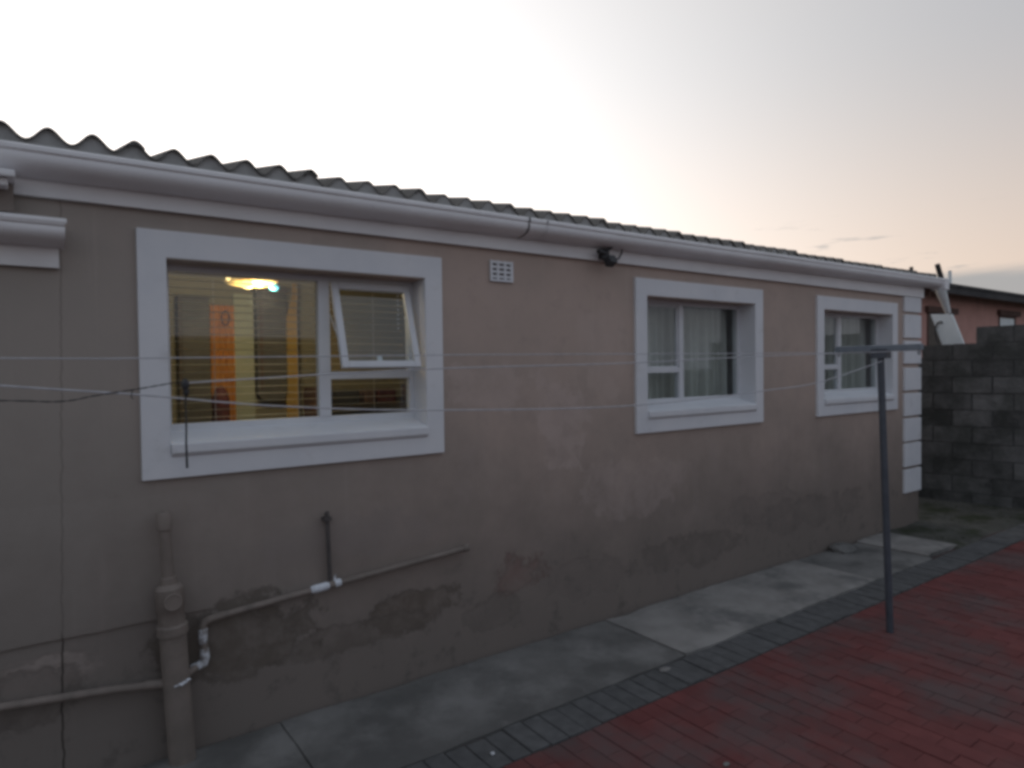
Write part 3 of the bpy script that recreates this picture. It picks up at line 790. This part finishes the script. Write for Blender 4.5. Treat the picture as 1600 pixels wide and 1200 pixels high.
# ------------------------------------------------------------------ lean-to eave at the left edge
t = thing('porch_eave', 'short white gutter and board of a lower porch eave at the left edge', 'porch roof', (-1.2, 0, 2.2))
def zc(x): return 2.266
gp2 = [(y, z*.9) for y, z in GP]
bm = bmesh.new(); loop = gp2 + [(-.031, -.095), (-.031, -.0)]
for s_ in (0,):
    A = [[bm.verts.new((x+1.2, y, 2.266+z-2.2)) for y, z in loop] for x in (-2.6, .122)]
    for j in range(len(loop)):
        j2 = (j+1) % len(loop); bm.faces.new((A[0][j], A[1][j], A[1][j2], A[0][j2]))
    bm.faces.new(A[0]); bm.faces.new(A[1][::-1])
obj('gutter', bm, M_gut, t, smooth=True)
obj('lip', bevel(bxm(-1.4, 1.328, -.162, -.140, .052, .070), .004), M_gut, t)
obj('fascia', bxm(-1.4, 1.304, -.030, -.001, -.104, .064), M_fascia, t)
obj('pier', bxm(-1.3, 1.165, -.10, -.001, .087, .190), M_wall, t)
t.location = (-1.2, 0, 2.2)
bm = bxm(-1.3, 1.172, -.20, -.0605, .196, .222); obj('cap', bevel(bm, .006), M_gut, t)
bm = bxm(-1.3, 1.150, -.17, -.0605, .168, .1955); obj('cap_moulding', bevel(bm, .006), M_gut, t)

# ------------------------------------------------------------------ block boundary wall
BW = thing('block_wall', 'dark unplastered concrete block wall with a stepped top right of the house', 'wall', (9.08, 0, 0))
dirv = Vector((-.2, 1, 0)).normalized(); nrm = Vector((dirv.y, -dirv.x, 0))
ang = math.atan2(dirv.y, dirv.x)
bsrc = None
def bw(u, z, o=0): return dirv*u + nrm*o + Vector((0, 0, z))
CH, BL = .1985, .398
bm_m = bmesh.new()
def mort(u0, u1, z0, z1):
    vs = [bm_m.verts.new(bw(u, z, o)) for u in (u0, u1) for o in (.007, .135) for z in (z0, z1)]
    for q in ((0, 1, 3, 2), (4, 6, 7, 5), (0, 4, 5, 1), (2, 3, 7, 6), (0, 2, 6, 4), (1, 5, 7, 3)): bm_m.faces.new([vs[i] for i in q])
U_STEP, U_END = -.035, .52
mort(-4.2, U_STEP-.004, -.06, 2.09); mort(U_STEP-.003, 1.4, -.06, 1.74); mort(U_STEP-.003, U_END-.005, 1.741, 1.90)
obj('mortar', bm_m, M_mortar, BW)
bms = bxm(-.192, .192, .0, .14, .004, .191)
bmesh.ops.subdivide_edges(bms, edges=bms.edges[:], cuts=2, use_grid_fill=True)
for v_ in bms.verts:
    f = mn.noise(v_.co*13); v_.co += Vector((f, mn.noise(v_.co*17), mn.noise(v_.co*15)))*.0045
bevs = bms
row = 0; z = -.06
while row < 11:
    z0 = -.075 + row*CH
    off = (0 if row % 2 else BL/2) + .02
    u = -4.2 + off
    hi = 1.35 if row < 9 else U_END
    if row == 10: hi = U_STEP
    while u < hi:
        uu0, uu1 = u, min(u+BL, hi)
        if row == 10 and u+BL > hi: uu1 = hi
        if uu1-uu0 > .08:
            ctr = (uu0+uu1)/2; sc = (uu1-uu0)/BL
            loc = bw(ctr, z0 + random.uniform(-.004, .004), random.uniform(-.010, .006))
            rot = (random.uniform(-.012, .012), random.uniform(-.012, .012), ang + PI + random.uniform(-.012, .012))
            # local +y must point into the wall (away from the yard)
            rot = (rot[0], rot[1], math.atan2(nrm.y, nrm.x) - PI/2 + random.uniform(-.012, .012))
            if bsrc is None:
                bsrc = obj('block', bms, M_block, BW); bsrc.location = loc; bsrc.rotation_euler = rot; bsrc.scale = (sc, 1, 1)
            else: inst(bsrc, loc, rot, (sc, 1, 1), BW)
        u += BL
    row += 1

# ------------------------------------------------------------------ next house beyond the block wall
N = thing('neighbour_house', 'salmon pink house with dark low roof beyond the block wall', 'house', (10.0, 1.0, 0))
obj('wall', bxm(-.1, 7.5, 0, 5, -.06, 2.74), M_salmon, N)
bm = bmesh.new(); prism(bm, [(-.30, 2.735), (5.4, 2.96), (5.4, 3.0), (-.30, 2.775)], -.5, 8, 0); obj('roof', bm, M_dkroof, N)
obj('fascia', bxm(-.4, 7.9, -.285, -.265, 2.64, 2.737), M_dkroof, N)
def nwin(x0, x1, z0, z1, pm):
    w_ = bpy.data.objects.new('window', None); COL.objects.link(w_); w_.parent = N
    obj('lintel', bxm(x0-.06, x1+.12, -.05, .02, z1, z1+.085), M_brown, w_)
    bm = bmesh.new(); rect_frame(bm, x0, x1, z0, z1-.002, -.012, .03, .04, .07, .04, .04); obj('frame', bm, M_brown, w_)
    obj('pane', bxm(x0+.04, x1-.07, -.008, .01, z0+.04, z1-.042), pm, w_)
nwin(2.92, 3.66, 1.7, 2.455, M_white); nwin(.30, 1.12, 1.55, 2.40, M_dkwood)
# leaning white panel behind the wall
t = thing('leaning_panel', 'white slanted panel sticking up behind the lower part of the block wall', 'panel', (9.6, .45, 0))
bm = bmesh.new(); prism(bm, [(.207, 2.32), (-.04, 2.302), (-.178, 1.911), (-.85, .0), (-.60, .0), (.07, 1.921)], -.02, .02, 0)
obj('board', bm, M_white, t)
obj('loop', tubem([(-.035, .06, 2.20), (-.035, .08, 2.215), (-.035, .115, 2.20), (-.035, .145, 2.13), (-.035, .14, 2.03), (-.035, .11, 1.93)], .010, 8), M_dkroof, t, smooth=True)

# ------------------------------------------------------------------ far poles
for (x, y, top, lean, r, m_, lb) in ((35.25, 12, 6.5, .0, .09, M_dkroof, 'short dark pole tip showing above the roof edge near the gutter end'),
                                     (38.6, 12, 6.85, -.45, .13, M_dkroof, 'dark leaning pole above the gutter end'),
                                     (39.65, 12, 6.65, 0, .09, M_white, 'pale upright pole just right of the gutter end')):
    t = thing('utility_pole', lb, 'pole', (x, y, -.06), 'poles far behind the houses')
    obj('shaft', tubem([(-lean*-3, 0, 0), (lean*0, 0, 6.2), (lean, 0, top)], [r*1.15, r, r*.95], 10), m_, t, smooth=True)
    obj('bracket', bxm(-.05, .20, -.03, .03, top-.5, top-.42), m_, t)

# ------------------------------------------------------------------ washing line
t = thing('washing_post', 'blue-grey steel T-shaped washing line post standing on the paving', 'post', (4.338, -1.252, -.02))
O3 = Vector((4.338, -1.252, -.02))
obj('post', tubem([Vector((4.338, -1.252, -.02))-O3, Vector((4.325, -1.200, 1.752))-O3], .0208, 18), M_steel, t, smooth=True)
bm = bxm(-.021, .021, -.262, .262, -.019, .019); bevel(bm, .003, 1); bm.transform(Matrix.Translation(Vector((4.325, -1.181, 1.772))-O3)); obj('crossbar', bm, M_bar, t)
bk = obj('bracket', bxm(-.030, .030, -.05, .045, -.03, .03), M_steel, t); bk.location = Vector((4.325, -1.200, 1.738))-O3
for (y, z) in ((-.935, 1.762), (-1.425, 1.762)):
    bm = bmesh.new(); tube(bm, [Vector((4.325+.014*math.cos(q), y, z-.022+.014*math.sin(q)))-O3 for q in [k*PI/6 for k in range(13)]], .003, 6)
    obj('hook', bm, M_steel, t, smooth=True)
def catm(pts, n=8):
    pts = [Vector(p) for p in pts]; out = []
    for i in range(len(pts)-1):
        p0, p1, p2, p3 = pts[max(i-1, 0)], pts[i], pts[i+1], pts[min(i+2, len(pts)-1)]
        for k in range(n):
            s_ = k/n
            out.append(.5*((2*p1) + (p2-p0)*s_ + (2*p0-5*p1+4*p2-p3)*s_*s_ + (3*p1-p0-3*p2+p3)*s_**3))
    return out + [pts[-1]]
y1 = -.93
tag(obj('washing_line', tubem(catm([(-3, y1, 1.735), (-.067, y1, 1.718), (.279, y1, 1.718), (1.346, y1, 1.730), (2.49, y1, 1.738), (4.325, y1, 1.750)]), .0024, 6), M_line, None, True),
    'straight uppermost pale washing line crossing the windows to the far post arm', 'washing line', 'washing lines')
y2 = -1.225
tag(obj('washing_line', tubem(catm([(-3, y2, 1.98), (-.5, y2, 1.70), (-.059, y2, 1.646), (.237, y2, 1.614), (.605, y2, 1.568), (1.151, y2, 1.531), (2.092, y2, 1.507), (3.071, y2, 1.544), (3.6, y2, 1.578), (4.30, y2, 1.692)]), .0028, 6), M_line, None, True),
    'thickest sagging washing line, lowest of the lines, tied to the post below its crossbar', 'washing line', 'washing lines')
y3 = -1.43
tag(obj('washing_line', tubem(catm([(.312, y3, 1.646), (.965, y3, 1.673), (1.88, y3, 1.688), (2.76, y3, 1.716), (4.325, y3, 1.750)]), .0023, 6), M_line, None, True),
    'washing line that ends at the black knot in front of the lit window', 'washing line', 'washing lines')
t = thing('black_cord', 'twisted black cord with a knot and hanging tail before the lit window', 'cord', (.312, y3, 1.646))
O4 = Vector((.312, y3, 1.646))
bm = bmesh.new()
cc = catm([(-3, y3, 1.80), (-.4, y3, 1.632), (-.053, y3, 1.616), (.055, y3, 1.610), (.122, y3, 1.621), (.215, y3, 1.635), (.275, y3, 1.645), (.306, y3, 1.648)], 10)
for s_ in (0, PI):
    tube(bm, [p-O4+Vector((0, .0012*math.cos(i*.9+s_), .0012*math.sin(i*.9+s_))) for i, p in enumerate(cc)], .0009, 5)
obj('strand', bm, M_cord, t, smooth=True)
bm = bmesh.new(); ball(bm, (0, 0, -.004), .012, 12, (.8, .8, 1.2)); ball(bm, (.002, 0, -.022), .009, 12, (.75, .8, 1.4)); obj('knot', bm, M_cord, t, smooth=True)
obj('tail', tubem([(0, 0, -.012), (.001, 0, -.08), (-.001, 0, -.15), (.0, 0, -.212)], [.0022, .002, .0024, .003], 6), M_cord, t, smooth=True)
tl = [Vector(p) for p in ((.19, 0, -.016), (.188, 0, -.024), (.191, 0, -.032))]
obj('fray', tubem([(-.115, 0, -.016), (-.118, 0, -.03), (-.114, 0, -.036)], .0012, 5), M_cord, t)

# ------------------------------------------------------------------ small litter and drain lump
def pebble(name, x, y, z, r, sc, m_, label, cat, seed):
    bm = bmesh.new(); bmesh.ops.create_icosphere(bm, subdivisions=3, radius=r)
    for v_ in bm.verts:
        v_.co *= 1 + .28*mn.noise(v_.co*(1.6/r) + Vector((seed, 0, 0)))
        v_.co.x *= sc[0]; v_.co.y *= sc[1]; v_.co.z *= sc[2]
    o = obj(name, bm, m_, None, True); o.location = (x, y, z); tag(o, label, cat)
pebble('concrete_lump', 5.93, -.115, .012, .13, (1.1, .75, .35), M_slabdk, 'rough grey concrete lump on the apron against the wall foot', 'concrete lump', 1)
pebble('paper_scrap', 2.818, -.757, -.004, .022, (1.6, 1.0, .22), M_slab, 'pale scrap on the grey edging below the slab joint', 'litter', 2)
pebble('white_stone', 1.597, -.855, -.003, .009, (1.1, 1.0, .6), M_frame, 'tiny white stone on the grey edging near the bottom edge', 'stone', 3)
pebble('grey_stone', 2.342, -1.511, -.005, .012, (1.3, 1.0, .5), M_slabdk, 'small pale grey stone on the red paving at the bottom edge', 'stone', 4)

# ------------------------------------------------------------------ yard wall on the other side (behind the camera; seen only in the panes)
bm = bmesh.new(); box(bm, -8, 10.2, -8.2, -8.05, -.06, 2.25)
tag(obj('boundary_wall', bm, M_block), kind='structure')
